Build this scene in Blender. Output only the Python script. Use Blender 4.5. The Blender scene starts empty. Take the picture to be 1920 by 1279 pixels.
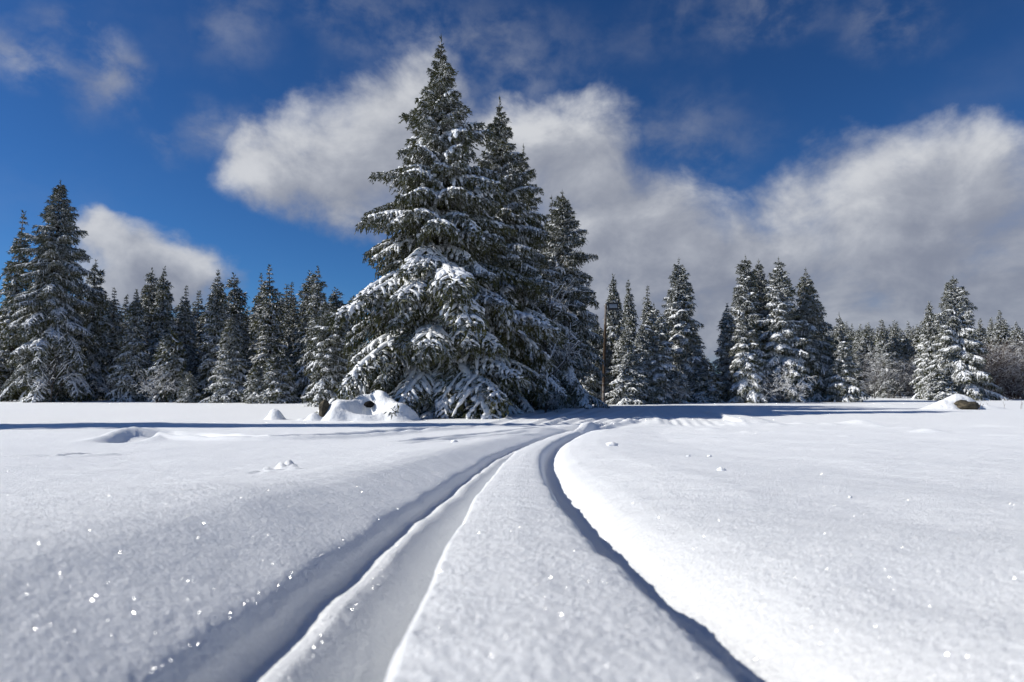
import bpy, math, random
import numpy as np
from mathutils import Matrix, Vector, Euler

C = bpy.context.scene
COL = C.collection
R = math.radians
rs = np.random.RandomState(7)

# ------------------------------------------------------------------ camera
F = 1280.0                       # focal length in pixels of the 1920 px wide photograph (24 mm on 36 mm)
PITCH = math.atan(100.5 / F)
CAMZ = 0.2
cam_d = bpy.data.cameras.new('camera')
cam_d.lens = 24.0; cam_d.sensor_width = 36.0
cam_d.clip_start = 0.02; cam_d.clip_end = 5000
cam_d.dof.use_dof = True
cam_d.dof.focus_distance = 9.0
cam_d.dof.aperture_fstop = 4.5
cam = bpy.data.objects.new('camera', cam_d)
COL.objects.link(cam)
cam.location = (0, 0, CAMZ)
cam.rotation_euler = (math.pi / 2 + PITCH, 0, 0)
C.camera = cam

# ------------------------------------------------------------------ light
SUN_EL, SUN_AZ = R(35.0), R(-93.0)          # azimuth from +Y, clockwise: the sun stands on the left, a little behind
SUN_DIR = Vector((math.sin(SUN_AZ) * math.cos(SUN_EL), math.cos(SUN_AZ) * math.cos(SUN_EL), math.sin(SUN_EL)))
sd = bpy.data.lights.new('sun', 'SUN')
sd.energy = 4.2; sd.angle = R(0.53); sd.color = (1.0, 0.96, 0.88)
sun = bpy.data.objects.new('sun', sd); COL.objects.link(sun)
sun.rotation_euler = (-SUN_DIR).to_track_quat('-Z', 'Y').to_euler()
sun.location = (-60, -10, 40)

C.view_settings.view_transform = 'Standard'
C.view_settings.look = 'None'
C.view_settings.gamma = 1.0
C.view_settings.use_curve_mapping = False
C.view_settings.exposure = 0.30
C.render.engine = 'CYCLES'
C.cycles.max_bounces = 6
C.cycles.diffuse_bounces = 5
C.cycles.use_adaptive_sampling = False
C.cycles.glossy_bounces = 2
C.cycles.caustics_reflective = False
C.cycles.caustics_refractive = False
C.cycles.sample_clamp_indirect = 4.0
C.cycles.use_denoising = True
try:
    C.cycles.denoiser = 'OPENIMAGEDENOISE'
    C.cycles.denoising_prefilter = 'ACCURATE'
except Exception:
    pass
SKY_STRENGTH = 0.085


# ------------------------------------------------------------------ node helper
class N:
    """small wrapper: arithmetic on sockets makes nodes"""
    def __init__(s, tree): s.t = tree; s.n = tree.nodes; s.l = tree.links
    def put(s, sock, v):
        if hasattr(v, 'is_linked') or hasattr(v, 'links'): s.l.new(v, sock)
        elif v is not None: sock.default_value = v
    def m(s, op, a, b=None, c=None, clamp=False):
        x = s.n.new('ShaderNodeMath'); x.operation = op; x.use_clamp = clamp
        s.put(x.inputs[0], a)
        if b is not None: s.put(x.inputs[1], b)
        if c is not None: s.put(x.inputs[2], c)
        return x.outputs[0]
    def vm(s, op, a, b=None, out=0):
        x = s.n.new('ShaderNodeVectorMath'); x.operation = op
        s.put(x.inputs[0], a)
        if b is not None: s.put(x.inputs[1], b)
        return x.outputs[out]
    def scale(s, a, f):
        x = s.n.new('ShaderNodeVectorMath'); x.operation = 'SCALE'
        s.put(x.inputs[0], a); s.put(x.inputs[3], f); return x.outputs[0]
    def sep(s, v):
        x = s.n.new('ShaderNodeSeparateXYZ'); s.put(x.inputs[0], v); return x.outputs
    def comb(s, a, b, c):
        x = s.n.new('ShaderNodeCombineXYZ')
        for i, v in enumerate((a, b, c)): s.put(x.inputs[i], v)
        return x.outputs[0]
    def noise(s, vec, scale, detail=4, rough=0.5, dist=0.0, out=0):
        x = s.n.new('ShaderNodeTexNoise'); s.put(x.inputs['Vector'], vec)
        x.inputs['Scale'].default_value = scale; x.inputs['Detail'].default_value = detail
        x.inputs['Roughness'].default_value = rough; x.inputs['Distortion'].default_value = dist
        return x.outputs[out]
    def smooth(s, v, lo, hi, a=0.0, b=1.0):
        x = s.n.new('ShaderNodeMapRange'); x.interpolation_type = 'SMOOTHSTEP'
        s.put(x.inputs[0], v)
        for i, q in zip((1, 2, 3, 4), (lo, hi, a, b)): s.put(x.inputs[i], q)
        return x.outputs[0]
    def mix(s, f, a, b, kind='MIX'):
        x = s.n.new('ShaderNodeMix'); x.data_type = 'RGBA'; x.blend_type = kind
        s.put(x.inputs[0], f); s.put(x.inputs[6], a); s.put(x.inputs[7], b)
        return x.outputs[2]


# ------------------------------------------------------------------ world: blue sky with clouds
def make_world():
    w = bpy.data.worlds.new('World'); C.world = w; w.use_nodes = True
    t = w.node_tree; t.nodes.clear(); n = N(t)
    sky = t.nodes.new('ShaderNodeTexSky'); sky.sky_type = 'NISHITA'; sky.sun_disc = False
    sky.sun_elevation = SUN_EL; sky.sun_rotation = SUN_AZ
    sky.altitude = 1000; sky.air_density = 1.0; sky.dust_density = 0.2; sky.ozone_density = 4.0
    tc = t.nodes.new('ShaderNodeTexCoord')
    d = tc.outputs['Generated']
    x, y, z = n.sep(d)
    az = n.m('MULTIPLY', n.m('ARCTAN2', x, y), 57.29578)
    el = n.m('MULTIPLY', n.m('ARCSINE', z), 57.29578)

    def azel(px, py):
        u, v = (px - 960) / F, (639.5 - py) / F
        X, Y, Z = u, math.cos(PITCH) - math.sin(PITCH) * v, math.sin(PITCH) + math.cos(PITCH) * v
        return math.degrees(math.atan2(X, Y)), math.degrees(math.atan2(Z, math.hypot(X, Y)))
    # soft bodies of the cloud banks: centre, half sizes (pixels of the photograph), weight
    thick = [(575, 255, 85, 95, 1.0), (505, 315, 95, 65, .85), (625, 345, 105, 90, .95), (760, 250, 120, 80, 0.9), (850, 330, 200, 130, .95),
             (1040, 240, 110, 75, 0.85), (1100, 330, 110, 110, 0.75), (770, 150, 95, 70, 0.45), (1275, 410, 100, 75, 0.9), (1160, 480, 180, 130, 0.85),
             (1820, 310, 150, 95, 1.05), (1650, 350, 150, 110, 0.95), (1490, 470, 170, 85, 1.0), (1750, 480, 260, 130, 1.1), (1480, 580, 260, 90, .85),
             (2080, 380, 200, 150, 1.05), (2050, 560, 260, 120, 1.0), (1190, 560, 130, 110, .85), (1090, 470, 90, 110, .7), (1350, 620, 160, 60, .9), (1560, 640, 220, 60, .95), (1800, 640, 220, 60, .95),
             (200, 450, 75, 50, 1.0), (330, 480, 85, 55, 1.05), (270, 540, 130, 60, 1.0), (205, 400, 35, 28, .5)]
    thin = [(35, 105, 65, 55, 1.2), (190, 150, 60, 80, 1.1), (130, 20, 60, 35, .5), (440, 50, 70, 70, .45), (660, 20, 120, 50, .45), (385, 235, 45, 40, .5),
            (1450, 25, 80, 45, .55), (1680, 40, 110, 55, .65), (880, 110, 170, 90, .6), (320, 275, 35, 22, .5), (1250, 280, 130, 90, .5),
            (1300, 40, 150, 50, .3), (440, 250, 40, 40, .6)]
    # the sky is shaped by turbulence before the bodies are measured
    wv = n.noise(d, 7.0, 6, 0.55, 0.0, out=1)
    wx, wy, wz = n.sep(wv)
    waz = n.m('ADD', az, n.m('MULTIPLY', n.m('SUBTRACT', wx, 0.5), 9.0))
    wel = n.m('ADD', el, n.m('MULTIPLY', n.m('SUBTRACT', wy, 0.5), 7.0))

    def field(V, blobs):
        """smooth union of soft discs: 1 - product of (1 - disc)"""
        tot = None
        for px, py, rx, ry, wgt in blobs:
            a0, e0 = azel(px, py)
            a1, _ = azel(px + rx, py); _, e1 = azel(px, py - ry)
            ra, re = max(.6, abs(a1 - a0)), max(.6, abs(e1 - e0))
            q = n.n.new('ShaderNodeVectorMath'); q.operation = 'MULTIPLY_ADD'
            n.put(q.inputs[0], V); q.inputs[1].default_value = (1 / ra, 1 / re, 0); q.inputs[2].default_value = (-a0 / ra, -e0 / re, 0)
            g = n.smooth(n.vm('LENGTH', q.outputs[0], out=1), 0.0, 1.95, 1.0 - min(wgt, 1.0), 1.0)
            tot = g if tot is None else n.m('MULTIPLY', tot, g)
        return n.m('SUBTRACT', 1.0, tot)
    wvec = n.comb(waz, wel, 0.0)
    # elsewhere the same weather goes on: broken banks of cloud
    far = n.smooth(n.m('ABSOLUTE', az), 46, 62)
    gen = n.noise(n.vm('MULTIPLY', d, (1.0, 1.0, 2.2)), 1.6, 3, 0.5)
    gen = n.m('MULTIPLY', n.smooth(gen, 0.53, 0.73), far)

    fine = n.noise(n.vm('MULTIPLY', d, (1.0, 1.0, 1.35)), 9.0, 7, 0.58, 0.25)
    bodies = n.m('MAXIMUM', field(wvec, thick), gen)
    dens = n.m('ADD', bodies, n.m('MULTIPLY', n.m('SUBTRACT', fine, 0.5), 1.15))
    alpha = n.m('MULTIPLY', n.smooth(dens, 0.24, 0.92), 0.96)
    wisp = n.noise(n.vm('MULTIPLY', d, (1.0, 1.0, 1.3)), 15.0, 6, 0.58, 0.15)
    thinf = n.m('MULTIPLY', field(wvec, thin), n.smooth(wisp, 0.34, 0.74))
    alpha = n.m('MAXIMUM', alpha, n.m('MULTIPLY', thinf, 0.75))
    veil = n.m('MULTIPLY', n.smooth(n.noise(n.vm('MULTIPLY', d, (1, 1, 1.5)), 3.2, 6, .55), .5, .8), .12)
    alpha = n.m('MAXIMUM', alpha, veil)
    # self-shading of the cloud: density towards the sun compared with density here
    fine2 = n.noise(n.vm('ADD', n.vm('MULTIPLY', d, (1.0, 1.0, 1.35)), (-0.030, -.005, .028)), 9.0, 5, 0.55, 0.25)
    b2 = field(n.vm('ADD', wvec, (-3.0, 2.6, 0)), thick)
    rel = n.m('ADD', n.m('MULTIPLY', n.m('SUBTRACT', bodies, b2), 0.55), n.m('MULTIPLY', n.m('SUBTRACT', fine, fine2), 1.1))
    lit = n.m('ADD', n.smooth(rel, -0.25, 0.65), 0.0)
    low = n.smooth(el, 3, 17)                      # undersides low over the land are greyer
    bright = n.m('ADD', n.m('MULTIPLY', lit, 0.62), n.m('ADD', 0.22, n.m('MULTIPLY', low, 0.16)))
    big = n.noise(d, 5.0, 4, .5)
    bright = n.m('MULTIPLY', bright, n.m('ADD', 0.72, n.m('MULTIPLY', big, 0.56)))
    ccol = n.mix(n.smooth(bright, 0.15, 0.70), (0.27, 0.30, 0.39, 1), (0.53, 0.56, 0.635, 1))
    ccol = n.mix(n.smooth(bright, 0.55, 1.0), ccol, (0.84, 0.86, 0.90, 1))
    # blue of the sky: a little deeper than the raw model, as through a polariser
    g = t.nodes.new('ShaderNodeGamma'); g.inputs[1].default_value = 1.25
    t.links.new(sky.outputs[0], g.inputs[0])
    scol = n.mix(1.0, g.outputs[0], SKY_TINT, 'MULTIPLY')
    ccol = n.mix(1.0, ccol, (CLOUD_GAIN, CLOUD_GAIN, CLOUD_GAIN, 1), 'MULTIPLY')
    up = n.smooth(el, -1.0, 0.5)
    col = n.mix(n.m('MULTIPLY', alpha, up), scol, ccol)
    bg = t.nodes.new('ShaderNodeBackground'); bg.inputs[1].default_value = SKY_STRENGTH
    t.links.new(col, bg.inputs[0])
    o = t.nodes.new('ShaderNodeOutputWorld'); t.links.new(bg.outputs[0], o.inputs[0])


SKY_TINT = (0.21, 0.375, 0.51, 1)
CLOUD_GAIN = 7.4
make_world()


# ------------------------------------------------------------------ materials
def new_mat(name):
    m = bpy.data.materials.new(name); m.use_nodes = True
    t = m.node_tree; t.nodes.clear(); n = N(t)
    o = t.nodes.new('ShaderNodeOutputMaterial')
    return m, t, n, o


def bsdf(t, col=None, rough=0.8, spec=0.3):
    b = t.nodes.new('ShaderNodeBsdfPrincipled')
    b.inputs['Roughness'].default_value = rough
    b.inputs['Specular IOR Level'].default_value = spec
    if col is not None:
        if hasattr(col, 'links'): t.links.new(col, b.inputs['Base Color'])
        else: b.inputs['Base Color'].default_value = (*col, 1)
    return b


def bump(t, h, strength, dist):
    b = t.nodes.new('ShaderNodeBump'); b.inputs['Strength'].default_value = strength; b.inputs['Distance'].default_value = dist
    t.links.new(h, b.inputs['Height']); return b.outputs[0]


def mat_ground_snow():
    m, t, n, o = new_mat('snow_ground')
    g = t.nodes.new('ShaderNodeNewGeometry'); P = g.outputs['Position']
    grain = n.noise(P, 230.0, 4, 0.75)
    mid = n.noise(P, 34.0, 4, 0.6)
    coarse = n.noise(n.vm('MULTIPLY', P, (1.0, 2.2, 1.0)), 4.5, 5, 0.6)
    gr2 = n.noise(P, 95.0, 4, 0.7)
    h = n.m('ADD', n.m('ADD', n.m('MULTIPLY', gr2, 0.0065), n.m('MULTIPLY', grain, 0.0042)), n.m('ADD', n.m('MULTIPLY', mid, 0.0030), n.m('MULTIPLY', coarse, 0.016)))
    nb = bump(t, h, 1.0, 1.0)
    b = bsdf(t, n.mix(n.noise(P, 1.3, 3), (0.86, 0.88, 0.90, 1), (0.90, 0.915, 0.93, 1)), 0.6, 0.15)
    t.links.new(nb, b.inputs['Normal'])
    # ice crystals: each cell is a small mirror facing its own way
    sh = b.outputs[0]
    for sc, wgt, spread, rough in ((620.0, .26, 1.5, .18), (330.0, .20, 1.5, .15), (150.0, .07, 1.4, .12)):
        v = t.nodes.new('ShaderNodeTexVoronoi'); v.inputs['Scale'].default_value = sc
        t.links.new(P, v.inputs['Vector'])
        rnd = n.vm('SUBTRACT', v.outputs['Color'], (0.5, 0.5, 0.5))
        nn = n.vm('NORMALIZE', n.vm('ADD', g.outputs['Normal'], n.scale(rnd, 2.0 * spread)))
        gl = t.nodes.new('ShaderNodeBsdfGlossy'); gl.inputs['Roughness'].default_value = rough
        gl.inputs['Color'].default_value = (1, 1, 1, 1)
        t.links.new(nn, gl.inputs['Normal'])
        inside = n.smooth(v.outputs['Distance'], 0.20, 0.34, wgt, 0.0)      # only the middle of a cell is a crystal
        mx = t.nodes.new('ShaderNodeMixShader'); t.links.new(inside, mx.inputs[0])
        t.links.new(sh, mx.inputs[1]); t.links.new(gl.outputs[0], mx.inputs[2]); sh = mx.outputs[0]
    t.links.new(sh, o.inputs[0]); return m


def mat_snow():
    m, t, n, o = new_mat('snow')
    g = t.nodes.new('ShaderNodeNewGeometry'); P = g.outputs['Position']
    b = bsdf(t, (0.84, 0.855, 0.875), 0.65, 0.15)
    h = n.m('ADD', n.m('MULTIPLY', n.noise(P, 9.0, 4, .6), 0.05), n.m('MULTIPLY', n.noise(P, 70.0, 3, .6), 0.008))
    t.links.new(bump(t, h, 0.8, 1.0), b.inputs['Normal'])
    t.links.new(b.outputs[0], o.inputs[0]); return m


def mat_needles():
    m, t, n, o = new_mat('needles')
    g = t.nodes.new('ShaderNodeNewGeometry'); P = g.outputs['Position']
    oi = t.nodes.new('ShaderNodeObjectInfo')
    v = n.noise(P, 0.9, 3)
    c = n.mix(n.smooth(v, .3, .7), (0.042, 0.050, 0.018, 1), (0.105, 0.105, 0.038, 1))
    c = n.mix(n.m('MULTIPLY', n.noise(P, 14.0, 2), .5), c, (0.075, 0.078, 0.040, 1))
    nz = n.sep(g.outputs['Normal'])[2]
    pat = n.noise(P, 7.0, 5, .7)
    f = n.smooth(n.m('ADD', nz, n.m('MULTIPLY', n.m('SUBTRACT', pat, .5), 1.6)), SNOW_LO, SNOW_HI)
    c = n.mix(n.m('MULTIPLY', f, .9), c, (0.80, 0.82, 0.85, 1))
    b = bsdf(t, c, 0.7, 0.2)
    t.links.new(b.outputs[0], o.inputs[0]); return m


def mat_bark(name, c1, c2, dust=0.5):
    m, t, n, o = new_mat(name)
    g = t.nodes.new('ShaderNodeNewGeometry'); P = g.outputs['Position']
    q = n.noise(n.vm('MULTIPLY', P, (9, 9, 2.2)), 2.0, 5, .65)
    c = n.mix(n.smooth(q, .32, .68), (*c1, 1), (*c2, 1))
    nz = n.sep(g.outputs['Normal'])[2]
    f = n.smooth(n.m('ADD', nz, n.m('MULTIPLY', n.m('SUBTRACT', n.noise(P, 5.0, 3), .5), 1.0)), .35, .6)
    c = n.mix(n.m('MULTIPLY', f, dust), c, (0.8, 0.82, 0.85, 1))
    b = bsdf(t, c, .85, .2)
    t.links.new(bump(t, q, .6, .03), b.inputs['Normal'])
    t.links.new(b.outputs[0], o.inputs[0]); return m


def mat_rock():
    m, t, n, o = new_mat('rock')
    g = t.nodes.new('ShaderNodeNewGeometry'); P = g.outputs['Position']
    q = n.noise(P, 5.0, 6, .65); q2 = n.noise(P, 16.0, 4, .6)
    c = n.mix(n.smooth(q, .35, .65), (0.030, 0.026, 0.020, 1), (0.12, 0.10, 0.068, 1))
    c = n.mix(n.smooth(q2, .6, .8, 0, .6), c, (0.075, 0.078, 0.040, 1))
    b = bsdf(t, c, .85, .3)
    t.links.new(bump(t, n.m('ADD', q, n.m('MULTIPLY', q2, .4)), .9, .06), b.inputs['Normal'])
    t.links.new(b.outputs[0], o.inputs[0]); return m


def mat_plain(name, col, rough=.6, spec=.3, metal=0.0):
    m, t, n, o = new_mat(name)
    g = t.nodes.new('ShaderNodeNewGeometry')
    q = n.noise(g.outputs['Position'], 12.0, 4, .6)
    c = n.mix(n.m('MULTIPLY', q, .6), (*col, 1), (*[v * .55 for v in col], 1))
    b = bsdf(t, c, rough, spec); b.inputs['Metallic'].default_value = metal
    t.links.new(b.outputs[0], o.inputs[0]); return m


SNOW_LO, SNOW_HI = 0.20, 0.55
M_GROUND = mat_ground_snow()
M_SNOW = mat_snow()
M_NEEDLE = mat_needles()
M_BARK = mat_bark('spruce_bark', (0.030, 0.024, 0.020), (0.095, 0.078, 0.065), .5)
M_TWIG = mat_bark('bare_twig', (0.024, 0.020, 0.018), (0.070, 0.058, 0.052), .4)
M_REDTWIG = mat_bark('brown_twig', (0.035, 0.022, 0.016), (0.095, 0.062, 0.046), .12)
M_POLE = mat_bark('pole_wood', (0.030, 0.021, 0.014), (0.075, 0.050, 0.032), .15)
M_ROCK = mat_rock()
M_HOLESHADE = mat_plain('hole_shade', (0.012, 0.011, 0.010), .9, .1)  # near-black for the hole in the snow heap: its shade put into the colour
M_METAL = mat_plain('dark_metal', (0.02, 0.02, 0.022), .45, .5)
M_LENS = mat_plain('lamp_glass', (0.35, 0.37, 0.40), .15, .6)
M_STALK = mat_plain('dry_stalk', (0.14, 0.095, 0.05), .9)


# ------------------------------------------------------------------ mesh helpers (everything is quads)
def mesh_from(name, V, Q, mats, smooth=False, midx=None):
    V = np.asarray(V, np.float32); Q = np.asarray(Q, np.int32)
    me = bpy.data.meshes.new(name)
    me.vertices.add(len(V)); me.vertices.foreach_set('co', V.ravel())
    me.loops.add(Q.size); me.loops.foreach_set('vertex_index', Q.ravel())
    me.polygons.add(len(Q))
    k = Q.shape[1]
    me.polygons.foreach_set('loop_start', np.arange(0, Q.size, k, dtype=np.int32))
    me.polygons.foreach_set('loop_total', np.full(len(Q), k, np.int32))
    for m in mats: me.materials.append(m)
    if midx is not None: me.polygons.foreach_set('material_index', np.asarray(midx, np.int32))
    me.polygons.foreach_set('use_smooth', np.full(len(Q), bool(smooth)))
    me.update(calc_edges=True)
    return me


def obj(name, me, parent=None, mat=None):
    o = bpy.data.objects.new(name, me); COL.objects.link(o)
    if parent is not None: o.parent = parent
    if mat is not None: o.matrix_local = mat
    return o


def thing(name, label, cat, loc, group=None, rotz=0.0):
    o = bpy.data.objects.new(name, None); COL.objects.link(o)
    o.empty_display_size = .3
    o.location = loc; o.rotation_euler = (0, 0, rotz)
    tag(o, label, cat, group); return o


def tag(o, label=None, cat=None, group=None, kind=None):
    if label: o['label'] = label
    if cat: o['category'] = cat
    if group: o['group'] = group
    if kind: o['kind'] = kind
    return o


class Geo:
    def __init__(s): s.V = []; s.Q = []; s.n = 0; s.M = []
    def add(s, V, Q, mi=0):
        V = np.asarray(V, float).reshape(-1, 3); Q = np.asarray(Q, int).reshape(-1, 4)
        s.V.append(V); s.Q.append(Q + s.n); s.n += len(V); s.M.append(np.full(len(Q), mi))
    def arrays(s):
        if not s.V: return np.zeros((0, 3)), np.zeros((0, 4), int), np.zeros(0, int)
        return np.concatenate(s.V), np.concatenate(s.Q), np.concatenate(s.M)


def tube(pts, rad, k=6, cap=True):
    pts = np.asarray(pts, float); n = len(pts); rad = np.broadcast_to(rad, (n,))
    T = np.gradient(pts, axis=0); T /= np.linalg.norm(T, axis=1)[:, None] + 1e-9
    ref = np.array([0, 0, 1.0]) if abs(T[:, 2]).mean() < .8 else np.array([1.0, 0, 0])
    A = np.cross(T, ref); A /= np.linalg.norm(A, axis=1)[:, None] + 1e-9
    B = np.cross(T, A)
    th = np.arange(k) * 2 * math.pi / k
    V = pts[:, None] + rad[:, None, None] * (np.cos(th)[None, :, None] * A[:, None] + np.sin(th)[None, :, None] * B[:, None])
    V = V.reshape(-1, 3); Q = []
    for i in range(n - 1):
        for j in range(k):
            j2 = (j + 1) % k
            Q.append((i * k + j, i * k + j2, (i + 1) * k + j2, (i + 1) * k + j))
    if cap and k == 4: Q += [(3, 2, 1, 0), tuple((n - 1) * k + j for j in range(4))]
    if cap and k == 6:
        for o in (0, (n - 1) * k): Q += [(o, o + 1, o + 2, o + 3), (o, o + 3, o + 4, o + 5)]
    if cap and k == 8:
        for o in (0, (n - 1) * k): Q += [(o, o + 1, o + 2, o + 3), (o, o + 3, o + 4, o + 7), (o + 4, o + 5, o + 6, o + 7)]
    return V, np.array(Q)


def box_geo(x0, x1, y0, y1, z0, z1):
    V = [(x, y, z) for z in (z0, z1) for y in (y0, y1) for x in (x0, x1)]
    Q = [(0, 2, 3, 1), (4, 5, 7, 6), (0, 1, 5, 4), (2, 6, 7, 3), (0, 4, 6, 2), (1, 3, 7, 5)]
    return np.array(V, float), np.array(Q)


# ------------------------------------------------------------------ noise
_perm = np.random.RandomState(3).permutation(512)
_perm = np.concatenate([_perm, _perm, _perm])
_ga = np.random.RandomState(4).rand(512) * 2 * math.pi
_gx, _gy = np.cos(_ga), np.sin(_ga)


def perlin(x, y):
    xi = np.floor(x).astype(np.int64); yi = np.floor(y).astype(np.int64)
    xf = x - xi; yf = y - yi; xi &= 511; yi &= 511
    u = xf * xf * xf * (xf * (xf * 6 - 15) + 10); v = yf * yf * yf * (yf * (yf * 6 - 15) + 10)
    def g(a, b, dx, dy):
        h = _perm[_perm[(xi + a) & 511] + ((yi + b) & 511)]
        return _gx[h] * dx + _gy[h] * dy
    a = g(0, 0, xf, yf); b = g(1, 0, xf - 1, yf); c = g(0, 1, xf, yf - 1); d = g(1, 1, xf - 1, yf - 1)
    return (a + u * (b - a)) * (1 - v) + (c + u * (d - c)) * v


def fbm(x, y, oct=4, gain=.5):
    s = 0; a = 1.0
    for i in range(oct):
        s = s + a * perlin(x * 2 ** i + 17.3 * i, y * 2 ** i - 9.1 * i); a *= gain
    return s


def sstep(x, a, b):
    t = np.clip((x - a) / (b - a), 0, 1); return t * t * (3 - 2 * t)


# ------------------------------------------------------------------ ground
def at(px, py, Y):
    """pixel of the 1920x1279 photograph at forward distance Y -> world point"""
    u, v = (px - 960) / F, (639.5 - py) / F
    c, s = math.cos(PITCH), math.sin(PITCH)
    y = c - s * v; k = Y / y
    return np.array([u * k, Y, CAMZ + (s + c * v) * k])


_ky = np.array([0, .3, .6, 1.5, 3.2, 8, 16, 24, 30, 40, 50, 60, 80, 120, 250, 1000.])
_kd = np.array([.205, .212, .228, .29, .40, .62, .86, .99, .95, .80, .63, .49, .31, .25, .2, .2])
_lk = np.log1p(_ky)
_sl = np.gradient(_kd, _lk)


def drop(y):
    q = np.log1p(np.clip(y, 0, 999.))
    i = np.clip(np.searchsorted(_lk, q) - 1, 0, len(_lk) - 2)
    h = _lk[i + 1] - _lk[i]; t = (q - _lk[i]) / h
    return ((2 * t ** 3 - 3 * t ** 2 + 1) * _kd[i] + (t ** 3 - 2 * t ** 2 + t) * h * _sl[i]
            + (-2 * t ** 3 + 3 * t ** 2) * _kd[i + 1] + (t ** 3 - t ** 2) * h * _sl[i + 1])


def gpt(px, py, off=0.0):
    """where the view ray through a pixel meets the plain ground (lowered by off)"""
    lo, hi = .2, 200.
    Ys = np.exp(np.linspace(math.log(.2), math.log(90.), 1500))
    u, v = (px - 960) / F, (639.5 - py) / F
    c, s = math.cos(PITCH), math.sin(PITCH)
    k = Ys / (c - s * v)
    z = CAMZ + (s + c * v) * k
    gz = CAMZ - drop(Ys) - off
    w = np.where(z <= gz)[0]
    j = w[0] if len(w) else len(Ys) - 1
    return np.array([u * k[j], Ys[j]])


def spline(P, per=10):
    P = np.asarray(P, float)
    out = []
    E = np.vstack([2 * P[0] - P[1], P, 2 * P[-1] - P[-2]])
    for i in range(1, len(E) - 2):
        p0, p1, p2, p3 = E[i - 1:i + 3]
        for t in np.linspace(0, 1, per, endpoint=False):
            out.append(.5 * ((2 * p1) + (-p0 + p2) * t + (2 * p0 - 5 * p1 + 4 * p2 - p3) * t * t + (-p0 + 3 * p1 - 3 * p2 + p3) * t ** 3))
    out.append(P[-1]); return np.array(out)


def signed_dist(X, Y, pl):
    """signed lateral distance (right positive) and arc length to a polyline"""
    best = np.full(X.shape, 1e9); sg = np.zeros(X.shape); arc = np.zeros(X.shape); acc = 0.
    for a, b in zip(pl[:-1], pl[1:]):
        d = b - a; L = math.hypot(*d)
        if L < 1e-6: continue
        t = np.clip(((X - a[0]) * d[0] + (Y - a[1]) * d[1]) / (L * L), 0, 1)
        dx = X - a[0] - t * d[0]; dy = Y - a[1] - t * d[1]
        q = dx * dx + dy * dy
        w = q < best
        best = np.where(w, q, best)
        s = (dx * d[1] - dy * d[0])
        sg = np.where(w, np.sign(s), sg); arc = np.where(w, acc + t * L, arc)
        acc += L
    return np.sqrt(best) * sg, arc, acc


# middle of the snow ridge between the two ski ruts
_ml = [(712, 1279), (760, 1150), (820, 1020), (880, 920), (930, 870), (972, 842), (1012, 824), (1052, 811), (1105, 801)]
_mr = [(1370, 1279), (1240, 1140), (1120, 1010), (1050, 920), (1022, 870), (1019, 847), (1036, 828), (1078, 812), (1140, 799)]
_cl = []
for (a, b) in zip(_ml, _mr):
    p, q = gpt(*a), gpt(*b)
    _cl.append((p + q) / 2)
_cl = np.array(_cl)
_first = _cl[0].copy()
_tail = [gpt(1210, 789), gpt(1330, 779), gpt(1460, 774)]
TRACK = spline(np.vstack([[(_first[0] + .05, -3.0)], [(_first[0] + .02, -1.0)], [(_first[0] + .005, .2)], _cl, _tail]), 8)

# cross-section of the track: lateral offset, height
_ps = np.array([-2.8, -1.6, -1.1, -.88, -.74, -.66, -.58, -.50, -.42, -.386, -.372, -.358, -.338, -.318, -.300, -.26, -.20, -.168, -.157, -.146, -.10, 0, .10, .142, .154, .166, .180, .212, .250, .270, .298, .342, .42, .56, .80, 1.2, 2.0, 3.2])
_ph = np.array([0, .026, .044, .050, .048, .036, .010, -.018, -.046, -.068, -.100, -.114, -.106, -.088, -.086, -.118, -.178, -.204, -.070, -.006, .004, .010, .004, -.006, -.026, -.086, -.100, -.106, -.104, -.090, -.058, -.030, -.006, .012, .028, .020, -.02, 0])
GROOVES = []   # (polyline, depth, half width, kind)


def groove(pix, depth, hw, ridge=0.0):
    GROOVES.append((spline(np.array([gpt(*p) for p in pix]), 6), depth, hw, ridge))


groove([(190, 834), (260, 823), (330, 822), (420, 825), (520, 826), (640, 820), (760, 811), (870, 803), (980, 797)], .15, .26, .06)
groove([(690, 834), (790, 829), (890, 819), (990, 809), (1060, 803)], .08, .15, .03)
groove([(730, 838), (830, 831), (930, 821), (1010, 811)], .035, .10, .02)
groove([(-60, 862), (60, 860), (130, 858), (205, 853)], .06, .09, .02)
groove([(390, 846), (470, 844), (560, 842)], .02, .05, .01)
for x0, x1 in ((900, 1015), (985, 1075), (1015, 1105), (1050, 1135), (1085, 1160), (1110, 1185), (1140, 1205)):
    groove([(x0, 801), ((x0 + x1) / 2 + 2, 787), (x1, 773), (x1 + 45, 762)], .04 + .05 * ((x0 * 7) % 10) / 10, .16 + .10 * ((x0 * 3) % 7) / 7, .03)
groove([(1075, 806), (1130, 801), (1170, 797), (1193, 791)], -.16, .28, 0)
groove([(1060, 809), (1120, 805), (1170, 800)], .10, .25, 0)
for x0, x1 in ((1258, 1222), (1278, 1234), (1298, 1246), (1320, 1260), (1342, 1272), (1364, 1284), (1388, 1296)):
    groove([(x0, 800), (x0 * .6 + x1 * .4, 785), (x1, 768)], .05, .20, .03)
groove([(1425, 800), (1390, 786), (1340, 772)], -.09, .7, 0)
groove([(1240, 801), (1222, 787), (1200, 772)], -.06, .5, 0)

BUMPS = []     # x, y, rx, ry, height


def pbump(px, py, wpx, h, aspect=1.0):
    p = gpt(px, py); r = wpx / F * p[1]
    BUMPS.append((p[0], p[1], r, r * aspect, h))


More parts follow.
